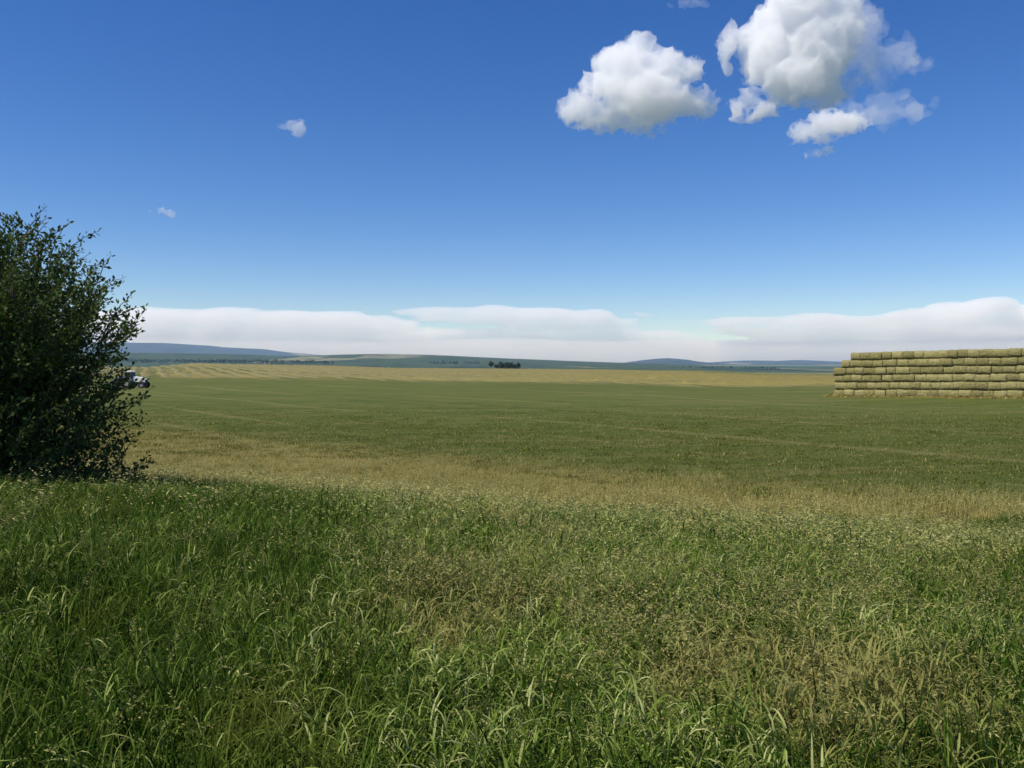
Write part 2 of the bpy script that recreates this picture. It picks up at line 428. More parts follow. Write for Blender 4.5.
cloud('wide white cloud bank swelling upward above the haystack',
      [(720, 321, 44, 3.5), (780, 322, 80, 6), (850, 323, 70, 8), (920, 319, 60, 9), (960, 311, 34, 9), (988, 307, 24, 10), (1040, 316, 46, 11), (760, 331, 60, 6), (840, 334, 100, 7), (970, 332, 100, 12), (1130, 322, 90, 18), (1000, 302, 16, 5), (860, 342, 160, 4)],
      37000, cb, h=1.2, amp=1.4, cell=6, seed=72, billow=False, rz=1.5, stretch=3, group=GB)
cloud('thin milky veil of cloud just above the hills',
      [(0, 352, 300, 13), (300, 352, 300, 12), (560, 352, 300, 12), (800, 353, 300, 12), (1050, 351, 300, 13), (1300, 351, 300, 13)],
      38500, cb2, h=1.6, amp=1.5, cell=16, seed=79, billow=False, rz=3., stretch=4, group=GB)

# ------------------------------------------------------------------ windrows
wm = leafmat('cut_hay', [(.20, .17, .04), (.36, .28, .075), (.52, .41, .13)], .35, .1, patch=(1., .58, (.14, .13, .038), (.010, .045, 1)))
def tan_edge(x): return 165 - .5 * x
dirx, diry = -.40, .917
nwin = 0
wires = []
for k in range(72):
    s = -200 + k * 5.2                         # x where the row crosses y = 165
    pts = []
    t = -60.
    while t < 420:
        x = s + dirx * t + 1.0 * math.sin(t * .022 + k * .11) + .5 * math.sin(t * .09 + k); y = 165 + diry * t
        t += 2.2
        if y < tan_edge(x) + 4 + 16 * mn.noise(Vector((x * .035, 3, 1))): continue
        u = x / y
        if u < -.75 or u > .75 or y > 490: continue
        pts.append((x, y))
    if len(pts) < 12: continue
    v = []; f = []
    m_ = 7
    for i, (x, y) in enumerate(pts):
        end = min(1, i / 9, (len(pts) - 1 - i) / 9)
        for j in range(m_):
            a = (j / (m_ - 1)) * 2 - 1
            wd = 1.1 * (1 + .55 * mn.noise(Vector((x * .3, y * .3, k))))
            hh = .38 * (1 - a * a) ** .8 * (.05 + .95 * end) * (1 + 1.3 * mn.noise(Vector((x * .8 + a * 2, y * .5, k + 7.))))
            xx = x + a * wd * .92; yy = y + a * wd * .4
            v.append((xx, yy, gz(xx, yy) - .03 + max(hh, 0)))
    for i in range(len(pts) - 1):
        for j in range(m_ - 1): f.append((i * m_ + j, i * m_ + j + 1, (i + 1) * m_ + j + 1, (i + 1) * m_ + j))
    o = link('hay_windrow', mesh_np('hay_windrow', v, f), wm, label='long low row of cut tan hay lying across the far field',
             cat='windrow', group='rows of cut hay on the far field')
    nwin += 1

# ------------------------------------------------------------------ leaves
def leaves_mesh(name, cen, dirs, size, rng, width=.5):
    """one folded, pointed leaf per centre; dirs = growth direction"""
    n = len(cen)
    d = dirs / np.linalg.norm(dirs, axis=1, keepdims=True)
    r = rng.standard_normal((n, 3)); s = np.cross(d, r); s /= np.linalg.norm(s, axis=1, keepdims=True)
    nn = np.cross(s, d)
    L = (size * rng.uniform(.65, 1.25, n))[:, None]
    v = np.empty((n, 6, 3))
    v[:, 0] = cen; v[:, 1] = cen + d * L * .45 + s * L * width * .5 + nn * L * .06
    v[:, 2] = cen + d * L * .95 ; v[:, 3] = cen + d * L * .45 - s * L * width * .5 + nn * L * .06
    v[:, 4] = cen + d * L * .45 - nn * L * .03
    v[:, 5] = cen + d * L * 1.02 - nn * L * .10
    b = (np.arange(n) * 6)[:, None]
    qd = np.concatenate([b + [0, 1, 5, 4], b + [0, 4, 5, 3]], 0)
    me = mesh_np(name, v.reshape(-1, 3), qd, smooth=False)
    a = me.attributes.new('tone', 'FLOAT', 'POINT'); a.data.foreach_set('value', np.repeat(rng.uniform(0, 1, n), 6).astype(np.float32))
    return me

# ------------------------------------------------------------------ haystack
def haymat(name):
    m, nt = newmat(name); N = NT(nt)
    tc = nt.nodes.new('ShaderNodeTexCoord').outputs['Object']
    oi = nt.nodes.new('ShaderNodeObjectInfo').outputs['Random']
    off = N.n('ShaderNodeVectorMath', {0: tc, 1: N.n('ShaderNodeCombineXYZ', {0: N.math('MULTIPLY', oi, 40.), 1: N.math('MULTIPLY', oi, 17.)}).outputs[0]}, operation='ADD').outputs[0]
    f = N.math('MULTIPLY_ADD', N.math('MULTIPLY_ADD', N.noise(N.scalev(off, (1.6, 1.6, 1)), 5., 5, .75), .55, N.math('MULTIPLY', N.noise(N.scalev(off, (1, 1, 3)), 3., 6, .7), .5)), .85, N.math('MULTIPLY', oi, .12))
    c = N.ramp(f, [(.32, (.12, .105, .038)), (.43, (.23, .205, .080)), (.53, (.36, .32, .13)), (.66, (.52, .46, .21))])
    b = N.n('ShaderNodeBsdfPrincipled', {'Base Color': c, 'Roughness': .9, 'Specular IOR Level': .15})
    bp = N.n('ShaderNodeBump', {'Height': N.noise(N.scalev(off, (1, 1, 2)), 14., 6, .75), 'Strength': 1., 'Distance': .2})
    nt.links.new(bp.outputs[0], b.inputs['Normal'])
    N.out(b.outputs[0]); return m
baleM = haymat('bale_hay'); twM = plain('twine', (.30, .26, .12), .7)
BW, BH, BL = 1.25, .915, 2.4
def bale_mesh(seed):
    n = (10, 14, 10); v = {}; vs_ = []; fs = []
    def vid(i, j, k):
        if (i, j, k) in v: return v[(i, j, k)]
        a = Vector((i / n[0] * 2 - 1, j / n[1] * 2 - 1, k / n[2] * 2 - 1))
        h = Vector((BW * .512, BL * .5, BH * .5)); r = .19
        p = Vector((a.x * h.x, a.y * h.y, a.z * h.z))
        inn = Vector((max(-h.x + .05, min(h.x - .05, p.x)), max(-h.y + r, min(h.y - r, p.y)), max(-h.z + r, min(h.z - r, p.z))))
        d = p - inn
        rx_ = math.hypot(d.y, d.z)
        if rx_ > r: d.y *= r / rx_; d.z *= r / rx_
        if rx_ > .9 * r: d.x *= .85
        p = inn + d
        nz = mn.fractal(Vector((p.x * 5 + seed * 9, p.y * 5, p.z * 6)), .8, 2, 3)
        dirn = Vector((a.x ** 5, a.y ** 5, a.z ** 5)).normalized() if a.length else Vector((0, 0, 1))
        # face sags: bulges at the middle, pinched under the twine at top and bottom
        p += dirn * nz * .06; p.z += .035 * mn.noise(Vector((p.x * 2.3, seed * 5., 0))) * a.z
        p.y += math.copysign(1, a.y) * (abs(a.y) > .99) * .15 * (1 - a.z * a.z) * (1 - .6 * a.x ** 4)
        p.z += BH * .5
        v[(i, j, k)] = len(vs_); vs_.append(p); return v[(i, j, k)]
    for (ax, b_, c_) in ((0, 1, 2), (1, 2, 0), (2, 0, 1)):
        for side in (0, n[ax]):
            for i in range(n[b_]):
                for j in range(n[c_]):
                    qd = []
                    for (di, dj) in ((0, 0), (1, 0), (1, 1), (0, 1)):
                        idx = [0, 0, 0]; idx[ax] = side; idx[b_] = i + di; idx[c_] = j + dj
                        qd.append(vid(*idx))
                    fs.append(qd if side else qd[::-1])
    me = bpy.data.meshes.new('hay_bale'); me.from_pydata(vs_, [], fs); me.update()
    me.polygons.foreach_set('use_smooth', [True] * len(me.polygons)); me.materials.append(baleM)
    return me
def twine_mesh():
    mb = MB()
    for xo in (-.42, -.14, .14, .42):
        e = BL / 2 + .07; z0, z1 = -.012, BH + .012
        pts = [(xo, -e + .08, z0), (xo, -e, .18), (xo, -e - .05, BH / 2), (xo, -e, BH - .18), (xo, -e + .1, z1), (xo, 0, z1 + .01), (xo, e - .1, z1), (xo, e, BH - .18), (xo, e + .05, BH / 2), (xo, e, .18), (xo, e - .08, z0), (xo, 0, z0), (xo, -e + .08, z0)]
        mb.tube(pts, .008, 4)
    me = bpy.data.meshes.new('twine'); me.from_pydata(mb.v, [], mb.f); me.update(); me.materials.append(twM); return me
bms = [bale_mesh(s) for s in range(7)]; twm = twine_mesh()
P0 = Vector((40.6, 107.0)); D = Vector((14.9, -15.2)).normalized(); Nn = Vector((D.y, -D.x)) * 1.0
if Nn.y > 0: Nn = -Nn          # outward, towards the camera
rz0 = math.atan2(D.y, D.x)
ordn = ['first', 'second', 'third', 'fourth', 'fifth', 'sixth', 'seventh', 'eighth', 'ninth', 'tenth', 'eleventh', 'twelfth', 'thirteenth', 'fourteenth', 'fifteenth', 'sixteenth', 'seventeenth', 'eighteenth', 'nineteenth', 'twentieth']
laysn = ['bottom', 'second lowest', 'third lowest', 'third highest', 'second highest', 'top']
starts = [0.0, .05, -.02, -.05, .85, 2.0]
bshr = 0
for lay in range(6):
    s = starts[lay] + rnd.uniform(-.05, .05); i = 0
    while s < 25 and i < 20:
        wsc = rnd.choice([1, 1, .92, 1.08, 1.25, .85])
        s2 = s + BW * wsc
        if i in (3,) : s2 += .0
        c = P0 + D * (s + BW * wsc / 2) - Nn * (BL / 2 + rnd.uniform(-.06, .09))
        gzl = gz(c.x, c.y) - .04 + .02 * math.sin(s)
        o = link('hay_bale', bms[(i * 3 + lay * 5 + rnd.randint(0, 2)) % 7])
        o.location = (c.x, c.y, gzl + lay * (BH - .012) + rnd.uniform(-.015, .015)); o.rotation_euler = (rnd.uniform(-.018, .018), rnd.uniform(-.02, .02), rz0 + rnd.uniform(-.02, .02))
        o.scale = (wsc, 1, 1)
        o['label'] = f"tan hay bale, {ordn[i]} from the left in the stack's {laysn[lay]} layer"
        o['category'] = 'hay bale'; o['group'] = 'hay bales of the big stack'
        link('twine', twm, parent=o)
        s = s2 + rnd.choice([-.02, -.01, .0, .0, .04]) + (.10 if (s < 6.2 < s2 + .6) else 0); i += 1
# back row behind the stepped left end
for lay in range(6):
    for i in range(4):
        s = starts[lay] + .1 + i * (BW + .03)
        c = P0 + D * (s + BW / 2) - Nn * (BL * 1.5 + .1)
        o = link('hay_bale', bms[(i + lay) % 7]); o.location = (c.x, c.y, gz(c.x, c.y) - .04 + lay * (BH - .012)); o.rotation_euler = (0, 0, rz0 + rnd.uniform(-.03, .03))
        o['label'] = "tan hay bale in the rear rows behind the stack's stepped left end"; o['category'] = 'hay bale'; o['group'] = 'hay bales behind the stack front'

# ------------------------------------------------------------------ tractor and baler
white = plain('cream_paint', (.72, .72, .66), .35, var=.06); dkgl = plain('dark_glass', (.015, .018, .02), .08)
rub = plain('rubber', (.02, .02, .022), .85); steel = plain('grey_steel', (.22, .25, .30), .5, .2, var=.2); iron = plain('dark_iron', (.035, .035, .04), .6)
rimm = plain('rim_paint', (.45, .40, .38), .5)
tb = at(136, 387.6, 131); tb.z = gz(tb.x, tb.y)
tr = link('tractor', None, label='small tractor with a white hood and cream cab roof beside the bush', cat='tractor')
tr.location = tb; tr.rotation_euler = (0, 0, math.radians(-8))
mb = MB(); mb.prism([(-.35, .95), (1.72, .85), (1.78, 1.15), (1.62, 1.42), (1.0, 1.66), (-.2, 1.82), (-.4, 1.7)], -.36, .36); mb.build('hood', white, tr, bevel=.06)
mb = MB(); mb.box(-.5, 1.65, -.25, .25, .55, .92); mb.build('engine', iron, tr, bevel=.03)
mb = MB(); mb.box(1.79, 1.82, -.28, .28, .92, 1.28); mb.build('grille', iron, tr)
mb = MB(); mb.prism([(-1.5, 1.0), (-.4, 1.0), (-.38, 1.75), (-.52, 2.42), (-1.35, 2.42), (-1.5, 1.75)], -.56, .56); mb.build('cab', dkgl, tr, bevel=.04)
mb = MB()
for x0, z0, x1, z1 in ((-1.5, 1.0, -1.37, 2.44), (-.4, 1.0, -.5, 2.44), (-.98, 1.0, -.95, 2.44)):
    for y in (-.575, .575): mb.tube([(x0, y, z0), (x1, y, z1)], .035)
mb.build('cab_frame', iron, tr)
mb = MB(); mb.prism([(-1.52, 2.44), (-.38, 2.44), (-.36, 2.56), (-.55, 2.68), (-1.4, 2.68), (-1.54, 2.58)], -.66, .66); mb.build('roof', white, tr, bevel=.05)
for y0, y1 in ((-.98, -.6), (.6, .98)):
    mb = MB(); mb.ring(-1.05, .80, .80, .42, y0, y1, 36, True); wh = mb.build('wheel', rub, tr)
    mb = MB(); mb.disc(-1.05, .80, .415, y0 + .08, y1 - .08); mb.disc(-1.05, .8, .14, y0 + .03, y1 - .03); mb.build('rim', rimm, wh, bevel=.02)
    mb = MB()
    mb.prism([(-1.05 + r * math.cos(a), .8 + r * math.sin(a)) for r, rng_ in ((.92, range(0, 10)), (.86, range(9, -1, -1))) for a in [math.radians(20 + 15 * k) for k in rng_]], y0, y1)
    mb.build('mudguard', steel, tr)
for y0, y1 in ((-.86, -.56), (.56, .86)):
    mb = MB(); mb.ring(1.35, .52, .52, .27, y0, y1, 32, True); wh = mb.build('wheel', rub, tr)
    mb = MB(); mb.disc(1.35, .52, .265, y0 + .06, y1 - .06); mb.disc(1.35, .52, .09, y0 + .02, y1 - .02); mb.build('rim', rimm, wh, bevel=.02)
mb = MB(); mb.tube([(.7, -.3, 1.5), (.7, -.3, 2.25)], .04, 8); mb.build('exhaust_pipe', iron, tr)
mb = MB(); mb.box(1.25, 1.45, -.6, .6, .44, .58); mb.build('front_axle', iron, tr)
for y in (-.22, .22):
    mb = MB(); mb.disc(0, 0, .07, 0, .04, 12); o = mb.build('headlight', rimm, tr); o.location = (1.76, y, 1.22); o.rotation_euler = (0, 0, -math.pi / 2)
bl = link('baler', None, label='grey towed baler with a sloping rear chute behind the white tractor', cat='baler')
bq = at(120, 387.6, 131.3); bl.location = (bq.x, bq.y, gz(bq.x, bq.y)); bl.rotation_euler = (0, 0, math.radians(-6))
mb = MB(); mb.prism([(-1.1, .55), (1.05, .55), (1.1, 1.45), (.55, 1.95), (-.1, 1.6), (-1.1, 1.15)], -.75, .75); mb.build('chamber', steel, bl, bevel=.05)
mb = MB(); mb.prism([(-2.0, .42), (-1.1, .58), (-1.1, 1.0), (-1.95, .6)], -.45, .45); mb.build('chute', steel, bl, bevel=.03)
mb = MB(); mb.box(-.55, .5, -.775, -.752, .8, 1.4); mb.build('side_panel', iron, bl)
mb = MB(); mb.tube([(1.0, 0, .6), (1.5, 0, .55), (1.62, -.02, .55)], .07); mb.build('drawbar', iron, bl)
mb = MB(); mb.box(-.9, .2, .78, 1.5, .25, .62); mb.build('pickup', iron, bl, bevel=.03)
for y0, y1 in ((-1.02, -.8), (.8 + .75, 1.77)):
    mb = MB(); mb.ring(-.1, .42, .42, .22, y0, y1, 28, True); wh = mb.build('wheel', rub, bl)
    mb = MB(); mb.disc(-.1, .42, .215, y0 + .05, y1 - .05); mb.build('rim', rimm, wh, bevel=.02)

bark = plain('bark', (.09, .075, .055), .9, scale=8, bump=.6)
leafM = leafmat('bush_leaf', [(.030, .058, .009), (.062, .108, .018), (.13, .185, .04)], .9, .25, .6, spec=.2)
BX, BY = -8.6, 13.2
bush = link('leafy_bush', None, label='tall dark green bush with upright leafy shoots at the left edge of the verge', cat='bush')
bush.location = (BX, BY, gz(BX, BY) - .05)
# crown half-width by height above its base (metres)
EH = .97 * np.array([.15, .5, 1.05, 1.5, 2.05, 2.6, 3.1, 3.5, 3.9, 4.2, 4.6, 4.9]); EW = 1.07 * np.array([2.45, 2.55, 2.55, 2.45, 2.35, 2.36, 2.28, 2.02, 1.58, 1.2, .75, .25])
tk = MB(); cenL = []; dirL = []
def path(a, b, bow, n=7, jit=.05):
    out = []
    for i in range(n):
        t = i / (n - 1); p = a.lerp(b, t); p.z -= bow * math.sin(math.pi * t)
        if 0 < i < n - 1: p += Vector((rnd.uniform(-jit, jit), rnd.uniform(-jit, jit), rnd.uniform(-jit, jit)))
        out.append(p)
    return out
stems = []
for k in range(16):
    a = 2 * math.pi * k / 16 + rnd.uniform(-.2, .2); hh = rnd.uniform(2.2, 4.3); wd = np.interp(hh, EH, EW) * rnd.uniform(.25, .7)
    base = Vector((.25 * math.cos(a), .25 * math.sin(a), 0)); tip = Vector((wd * math.cos(a), wd * math.sin(a), hh))
    pp = path(base, tip, .25, 9, .06); stems.append(pp)
    tk.tube(pp, [.055 * (1 - .8 * i / 8) + .006 for i in range(9)], 6)
def leafy(pp, dens, spread, droop=0):
    for i in range(len(pp) - 1):
        seg = pp[i + 1] - pp[i]; n = max(1, int(seg.length * dens))
        d = seg.normalized()
        for _ in range(n):
            t = rnd.random(); c = pp[i].lerp(pp[i + 1], t)
            o = Vector((rnd.gauss(0, 1), rnd.gauss(0, 1), rnd.gauss(0, 1))).normalized()
            cenL.append(c + o * spread * rnd.random()); dirL.append(o * .8 + d * .7 + Vector((0, 0, -droop)))
ntip = 400
for k in range(ntip):
    hh = 5.0 * (1 - (1 - rnd.random()) ** .62) * .98 + .05
    hh = rnd.uniform(.1, 4.25)
    a = rnd.uniform(0, 2 * math.pi); wd = float(np.interp(hh, EH, EW))
    wd *= rnd.uniform(.62, .97)
    tip = Vector((wd * math.cos(a), wd * math.sin(a) * .95, hh + rnd.uniform(-.1, .15)))
    src = rnd.choice(stems); st = min(src, key=lambda q: (q - Vector((tip.x * .35, tip.y * .35, tip.z * .55))).length + rnd.random() * .4)
    out_ = Vector((math.cos(a), math.sin(a), 0))
    pp = path(st, tip, .12 + .16 * (tip - st).length * .5, 7, .04)
    L = (tip - st).length
    tk.tube(pp, [.014 * (1 - .8 * i / 6) + .0025 for i in range(7)], 4)
    leafy(pp[1:], 46, .12)
    leafy(pp[4:], 26, .05)
    for s_ in range(rnd.randint(5, 8)):
        i0 = rnd.randint(2, 6); b0 = pp[i0]
        dd = (out_ * rnd.uniform(.1, .8) + Vector((rnd.uniform(-.6, .6), rnd.uniform(-.6, .6), rnd.uniform(.15, 1.0)))).normalized()
        ln = rnd.uniform(.25, .6)
        e_ = b0 + dd * ln
        we = np.interp(e_.z, EH, EW)
        rr_ = math.hypot(e_.x, e_.y)
        if rr_ > we * 1.12: e_.x *= we / rr_; e_.y *= we / rr_
        p2 = path(b0, e_, .02, 4, .02)
        tk.tube(p2, [.006, .005, .004, .002], 3)
        leafy(p2, 50, .06)
for k in range(300):                     # long young shoots that stick out of the crown
    hh = rnd.uniform(.3, 3.9); a = rnd.uniform(0, 2 * math.pi); wd = float(np.interp(hh, EH, EW)) * .82
    b0 = Vector((wd * math.cos(a), wd * math.sin(a), hh)); up = rnd.uniform(.4, 1.7)
    d = (Vector((math.cos(a), math.sin(a), 0)) + Vector((rnd.uniform(-.4, .4), rnd.uniform(-.4, .4), up))).normalized()
    pp = path(b0, b0 + d * rnd.uniform(.4, .85), -.05, 8, .015)
    tk.tube(pp, [.008 * (1 - .8 * i / 7) + .002 for i in range(8)], 4)
    leafy(pp[:6], 42, .08); leafy(pp[4:], 34, .035)
me = bpy.data.meshes.new('trunk'); me.from_pydata(tk.v, [], tk.f); me.update()
link('trunk', me, bark, bush)
cl_ = np.array(cenL); dl_ = np.array(dirL)
link('crown', leaves_mesh('crown', cl_, dl_, .074, np.random.default_rng(5), .6), leafM, bush)
print('bush leaves', len(cl_))

# ------------------------------------------------------------------ far trees
fleaf = leafmat('far_leaf', [(.024, .042, .018), (.040, .068, .026), (.062, .092, .036)], .1, .1, .8, spec=.1)
def far_tree(loc, H, W, label, group, seed):
    rg = np.random.default_rng(seed); n = 300
    t = link('tree', None, label=label, cat='tree', group=group); t.location = loc
    c = rg.standard_normal((n, 3)); c /= np.linalg.norm(c, axis=1, keepdims=True); c *= rg.uniform(.3, 1, (n, 1)) ** .5
    lob = 1 + .25 * np.sin(c[:, 0] * 5 + seed) * np.cos(c[:, 2] * 4 + seed * 2)
    c = c * lob[:, None] * [W / 2, W / 2, H * .45] + [0, 0, H * .55]
    link('crown', leaves_mesh('crown', c, rg.standard_normal((n, 3)) + [0, 0, .3], 1.3, rg, .8), fleaf, t)
    mb = MB(); mb.tube([(0, 0, -.5), (.1, 0, H * .35), (0, .1, H * .8)], [.28, .2, .06], 6); mb.build('trunk', bark, t)
GT = 'shelterbelt trees beyond the far field'
far_specs = [(497.5, 7.5, 5.5), (500.5, 8.2, 5), (503, 7.4, 5.5), (506, 8.0, 6), (508.8, 7.4, 5), (511.5, 7.8, 5.5), (514, 6.2, 5), (516.8, 6.8, 5), (519, 6.4, 4)]
for k, (px, H, W) in enumerate(far_specs):
    P = at(px, 367, 900); far_tree((P.x + rnd.uniform(-1, 1), 900 + 14 * math.sin(k * 2.1), at(px, 368.2, 900).z), H * (.62, .98, .75, .9, .62, .95, .8)[k % 7] * .82, W * rnd.uniform(.8, 1.2), 'dark tree in the small grove beyond the middle of the far field', GT, k)
P = at(491, 366, 900); far_tree((P.x, 900, at(491, 366.8, 900).z), 5.2, 4.5, 'lone dark tree standing just left of the small grove', None, 77)
# raised ground under the grove
kn = []; kf = []
for i in range(13):
    for j in range(25):
        x = -60 + j * 7; y = 840 + i * 12
        e_ = max(0, 1 - ((x - 24) / 84) ** 2) * max(0, 1 - ((y - 912) / 72) ** 2)
        kn.append((x - 30, y, -25 + 22.6 * e_ ** .5))
for i in range(12):
    for j in range(24): kf.append((i * 25 + j, i * 25 + j + 1, (i + 1) * 25 + j + 1, (i + 1) * 25 + j))
link('hills', mesh_np('hills', kn, kf), m_green, kind='structure')
# wooded line far out on the left: one mass
rg = np.random.default_rng(3)
def treeline(px0, px1, pyb, Y, n, h):
    pxs = rg.uniform(px0, px1, n); c = []
    for a in pxs:
        gap = mn.noise(Vector((a * .09, Y, 0)))
        if gap < -.25: continue
        y = Y + rg.uniform(-60, 60); P = at(a, pyb(a), Y)
        c.append((P.x, y, P.z + rg.uniform(0, h)))
    return c
c = treeline(60, 330, lambda a: 361.8 + .008 * (a - 180), 3300, 2200, 7) + treeline(640, 780, lambda a: 368.4, 3600, 500, 4) + treeline(430, 480, lambda a: 363.2, 3300, 160, 5)
c = np.array(c)
link('far_wood', leaves_mesh('far_wood', c, rg.standard_normal((len(c), 3)), 7., rg, .9), fleaf, kind='stuff')

# ------------------------------------------------------------------ grass
def blade(V, Q, T, base, az, h, bend, w, tone, seg=5, twist=0, a0=.08):
    """bent, tapering blade; bend = how far the tip goes over (radians)"""
    n0 = len(V); dx, dy = math.cos(az), math.sin(az); sx_, sy_ = -dy, dx
    p = list(base); ang_ = a0; st = h / seg
    for i in range(seg + 1):
        t = i / seg; ww = w * (1 - t ** 1.6) * (.65 + .7 * min(1, t * 3) * .5) + .0004
        tw = twist * t
        ux, uy, uz = sx_ * math.cos(tw), sy_ * math.cos(tw), math.sin(tw)
        V.append((p[0] - ux * ww / 2, p[1] - uy * ww / 2, p[2] - uz * ww / 2)); V.append((p[0] + ux * ww / 2, p[1] + uy * ww / 2, p[2] + uz * ww / 2))
        T += [tone, tone]
        ang_ = a0 + bend * (t + .5 / seg) ** 1.7
        p[0] += math.sin(ang_) * dx * st; p[1] += math.sin(ang_) * dy * st; p[2] += math.cos(ang_) * st
        if p[2] < .02: p[2] = .02
    for i in range(seg): Q.append((n0 + 2 * i, n0 + 2 * i + 1, n0 + 2 * i + 3, n0 + 2 * i + 2))
    return p
def spikelet(V, Q, T, p, d, L, w, tone, lod=0):
    n0 = len(V); d = Vector(d).normalized(); s = d.cross(Vector((rnd.gauss(0, 1), rnd.gauss(0, 1), rnd.gauss(0, 1)))).normalized(); u = d.cross(s)
    p = Vector(p); m_ = p + d * L * .45
    for v_ in (p, m_ + s * w, p + d * L, m_ - s * w, m_ + u * w, m_ - u * w): V.append(tuple(v_)); T.append(tone)
    Q.append((n0, n0 + 1, n0 + 2, n0 + 3))
    if not lod: Q.append((n0, n0 + 4, n0 + 2, n0 + 5))

def tuft(kind, lod):
    """arrays of one tuft; lod 0 close by, 1 farther off (fewer, broader blades)"""
    V, Q, T, M = [], [], [], []
    def mark(m): M.extend([m] * (len(Q) - len(M)))
    u = rnd.uniform; W = (1, 1.7)[lod]
    def spot(r0): a = u(0, 6.3); r = r0 * math.sqrt(rnd.random()); return (r * math.cos(a), r * math.sin(a), 0)
    if kind == 'upright':
        for _ in range((24, 13)[lod]):
            blade(V, Q, T, spot(.15), u(0, 6.3), u(.34, .68), u(.3, 1.7) if rnd.random() < .7 else u(1.6, 2.8), u(.007, .015) * W, u(0, 1), (5, 3)[lod], u(-.8, .8))
        mark(0)
    if kind == 'lodged':
        az0 = u(-.7, .7) + (2.6 if rnd.random() < .5 else 0)
        for _ in range((24, 14)[lod]):
            blade(V, Q, T, spot(.17), rnd.gauss(az0, .9), u(.40, .70), u(1.5, 3.0), u(.008, .016) * W, u(0, 1), (6, 4)[lod], u(-1.2, 1.2))
        mark(1)
    if kind in ('seeded', 'dry'):
        sd = kind == 'seeded'
        for _ in range((10, 5)[lod]):
            blade(V, Q, T, spot(.14), u(0, 6.3), u(.3, .55) * (1 if sd else .75), u(.4, 1.8), u(.004, .009) * W, u(0, 1), (4, 2)[lod], u(-.6, .6))
        mark(0 if sd else 4)
        for _ in range((7, 5)[lod] if sd else (9, 7)[lod]):
            az = u(0, 6.3); hh = u(.56, .80) if sd else u(.34, .56)
            blade(V, Q, T, spot(.15), az, hh, u(.5, 1.8) if sd else u(.1, .8), (.0032, .005)[lod], u(0, 1), (5, 3)[lod])
            mark(2 if sd else 3)
            pv = Vector(V[-2]).lerp(Vector(V[-1]), .5); pw = Vector(V[-4]).lerp(Vector(V[-3]), .5)
            dn = (pv - pw).normalized(); Ls = .20 if sd else .10; ns = ((17, 6) if sd else (8, 3))[lod]
            for s_ in range(ns):
                t = s_ / (ns - 1); c = pv - dn * Ls * (1 - t) + Vector((rnd.gauss(0, 1), rnd.gauss(0, 1), rnd.gauss(0, .6))) * .013 * (1.2 - t)
                spikelet(V, Q, T, c, dn * .6 + Vector((rnd.gauss(0, .7), rnd.gauss(0, .7), rnd.gauss(0, .4) - .3)), u(.016, .030) * (1, 1.7)[lod], u(.0026, .0045) * (1, 1.8)[lod], u(0, 1), lod)
            mark(3)
    if kind == 'stubble':
        for _ in range((22, 11)[lod]):
            blade(V, Q, T, spot(.30), u(0, 6.3), u(.05, .16), u(.2, 1.6), u(.007, .013) * W, u(0, 1), (3, 2)[lod])
            mark(5 if rnd.random() < .90 else 4)
    if kind == 'leafy':                    # stems carrying drooping leaves all the way up
        for _ in range((11, 8)[lod]):
            b0 = spot(.16); hh = u(.30, .52); az = u(0, 6.3); ln = u(.1, .5)
            for s_ in range((6, 4)[lod]):
                t = u(.25, 1); zz = hh * t * math.cos(ln * t * .6); xo = hh * t * math.sin(ln * t * .6)
                blade(V, Q, T, (b0[0] + xo * math.cos(az), b0[1] + xo * math.sin(az), zz), u(0, 6.3), u(.09, .20), u(.9, 2.5), u(.006, .0115) * (1, 1.35)[lod], u(0, 1), (4, 3)[lod], u(-1, 1), u(.1, .8))
        mark(1 if rnd.random() < .5 else 0)
    if kind == 'weed':
        for _ in range(3):
            b0 = spot(.07); hh = u(.4, .62)
            blade(V, Q, T, b0, 0, hh, .1, .006, .4, 4)
            for s_ in range(14):
                t = .3 + .7 * s_ / 13; az = s_ * 2.4; pz = hh * t * .97
                blade(V, Q, T, (b0[0] + .05 * hh * t, b0[1], pz), az, u(.07, .12) * (1.3 - t * .6), u(1.2, 2.), .020, u(.3, 1), 3)
        mark(1)
    return np.array(V, np.float32), np.array(Q, np.int32), np.array(T, np.float32), np.array(M, np.int32)

g_dark = leafmat('blade_green', [(.012, .032, .002), (.032, .074, .004), (.082, .145, .012), (.24, .29, .07)], .7, .42, .7, patch=(.7, .56, (.15, .17, .025)), spec=.10)
g_light = leafmat('blade_light', [(.026, .058, .003), (.088, .150, .013), (.21, .28, .05), (.46, .48, .19)], .7, .35, .7, patch=(.55, .50, (.29, .26, .085)), spec=.12)
g_stem = leafmat('stem_green', [(.06, .10, .025), (.10, .14, .04)], .7, .2)
g_seed = leafmat('seed_head', [(.20, .20, .055), (.33, .31, .095), (.50, .45, .18)], .6, .25, .7)
g_dry = leafmat('dry_blade', [(.20, .175, .035), (.40, .31, .080), (.56, .44, .15)], .6, .25, .7)
g_stub = leafmat('mown_blade', [(.072, .096, .014), (.112, .134, .024), (.18, .185, .048)], .12, .25, .7, patch=(1., .56, (.19, .185, .055), (.010, .42, .1), math.radians(52)), spec=.05)
GM = [g_dark, g_light, g_stem, g_seed, g_dry, g_stub]
kinds = ['upright'] * 6 + ['lodged'] * 6 + ['seeded'] * 5 + ['dry'] * 4 + ['stubble'] * 4 + ['weed'] * 2 + ['leafy'] * 8
K0 = {k: (kinds.index(k), kinds.count(k)) for k in dict.fromkeys(kinds)}
TUFTS = [[tuft(k, l) for k in kinds] for l in (0, 1)]

def fbm2(x, y, s, seed):
    return np.array([mn.fractal(Vector((a * s, b * s, seed)), .8, 2.0, 3) for a, b in zip(x, y)])

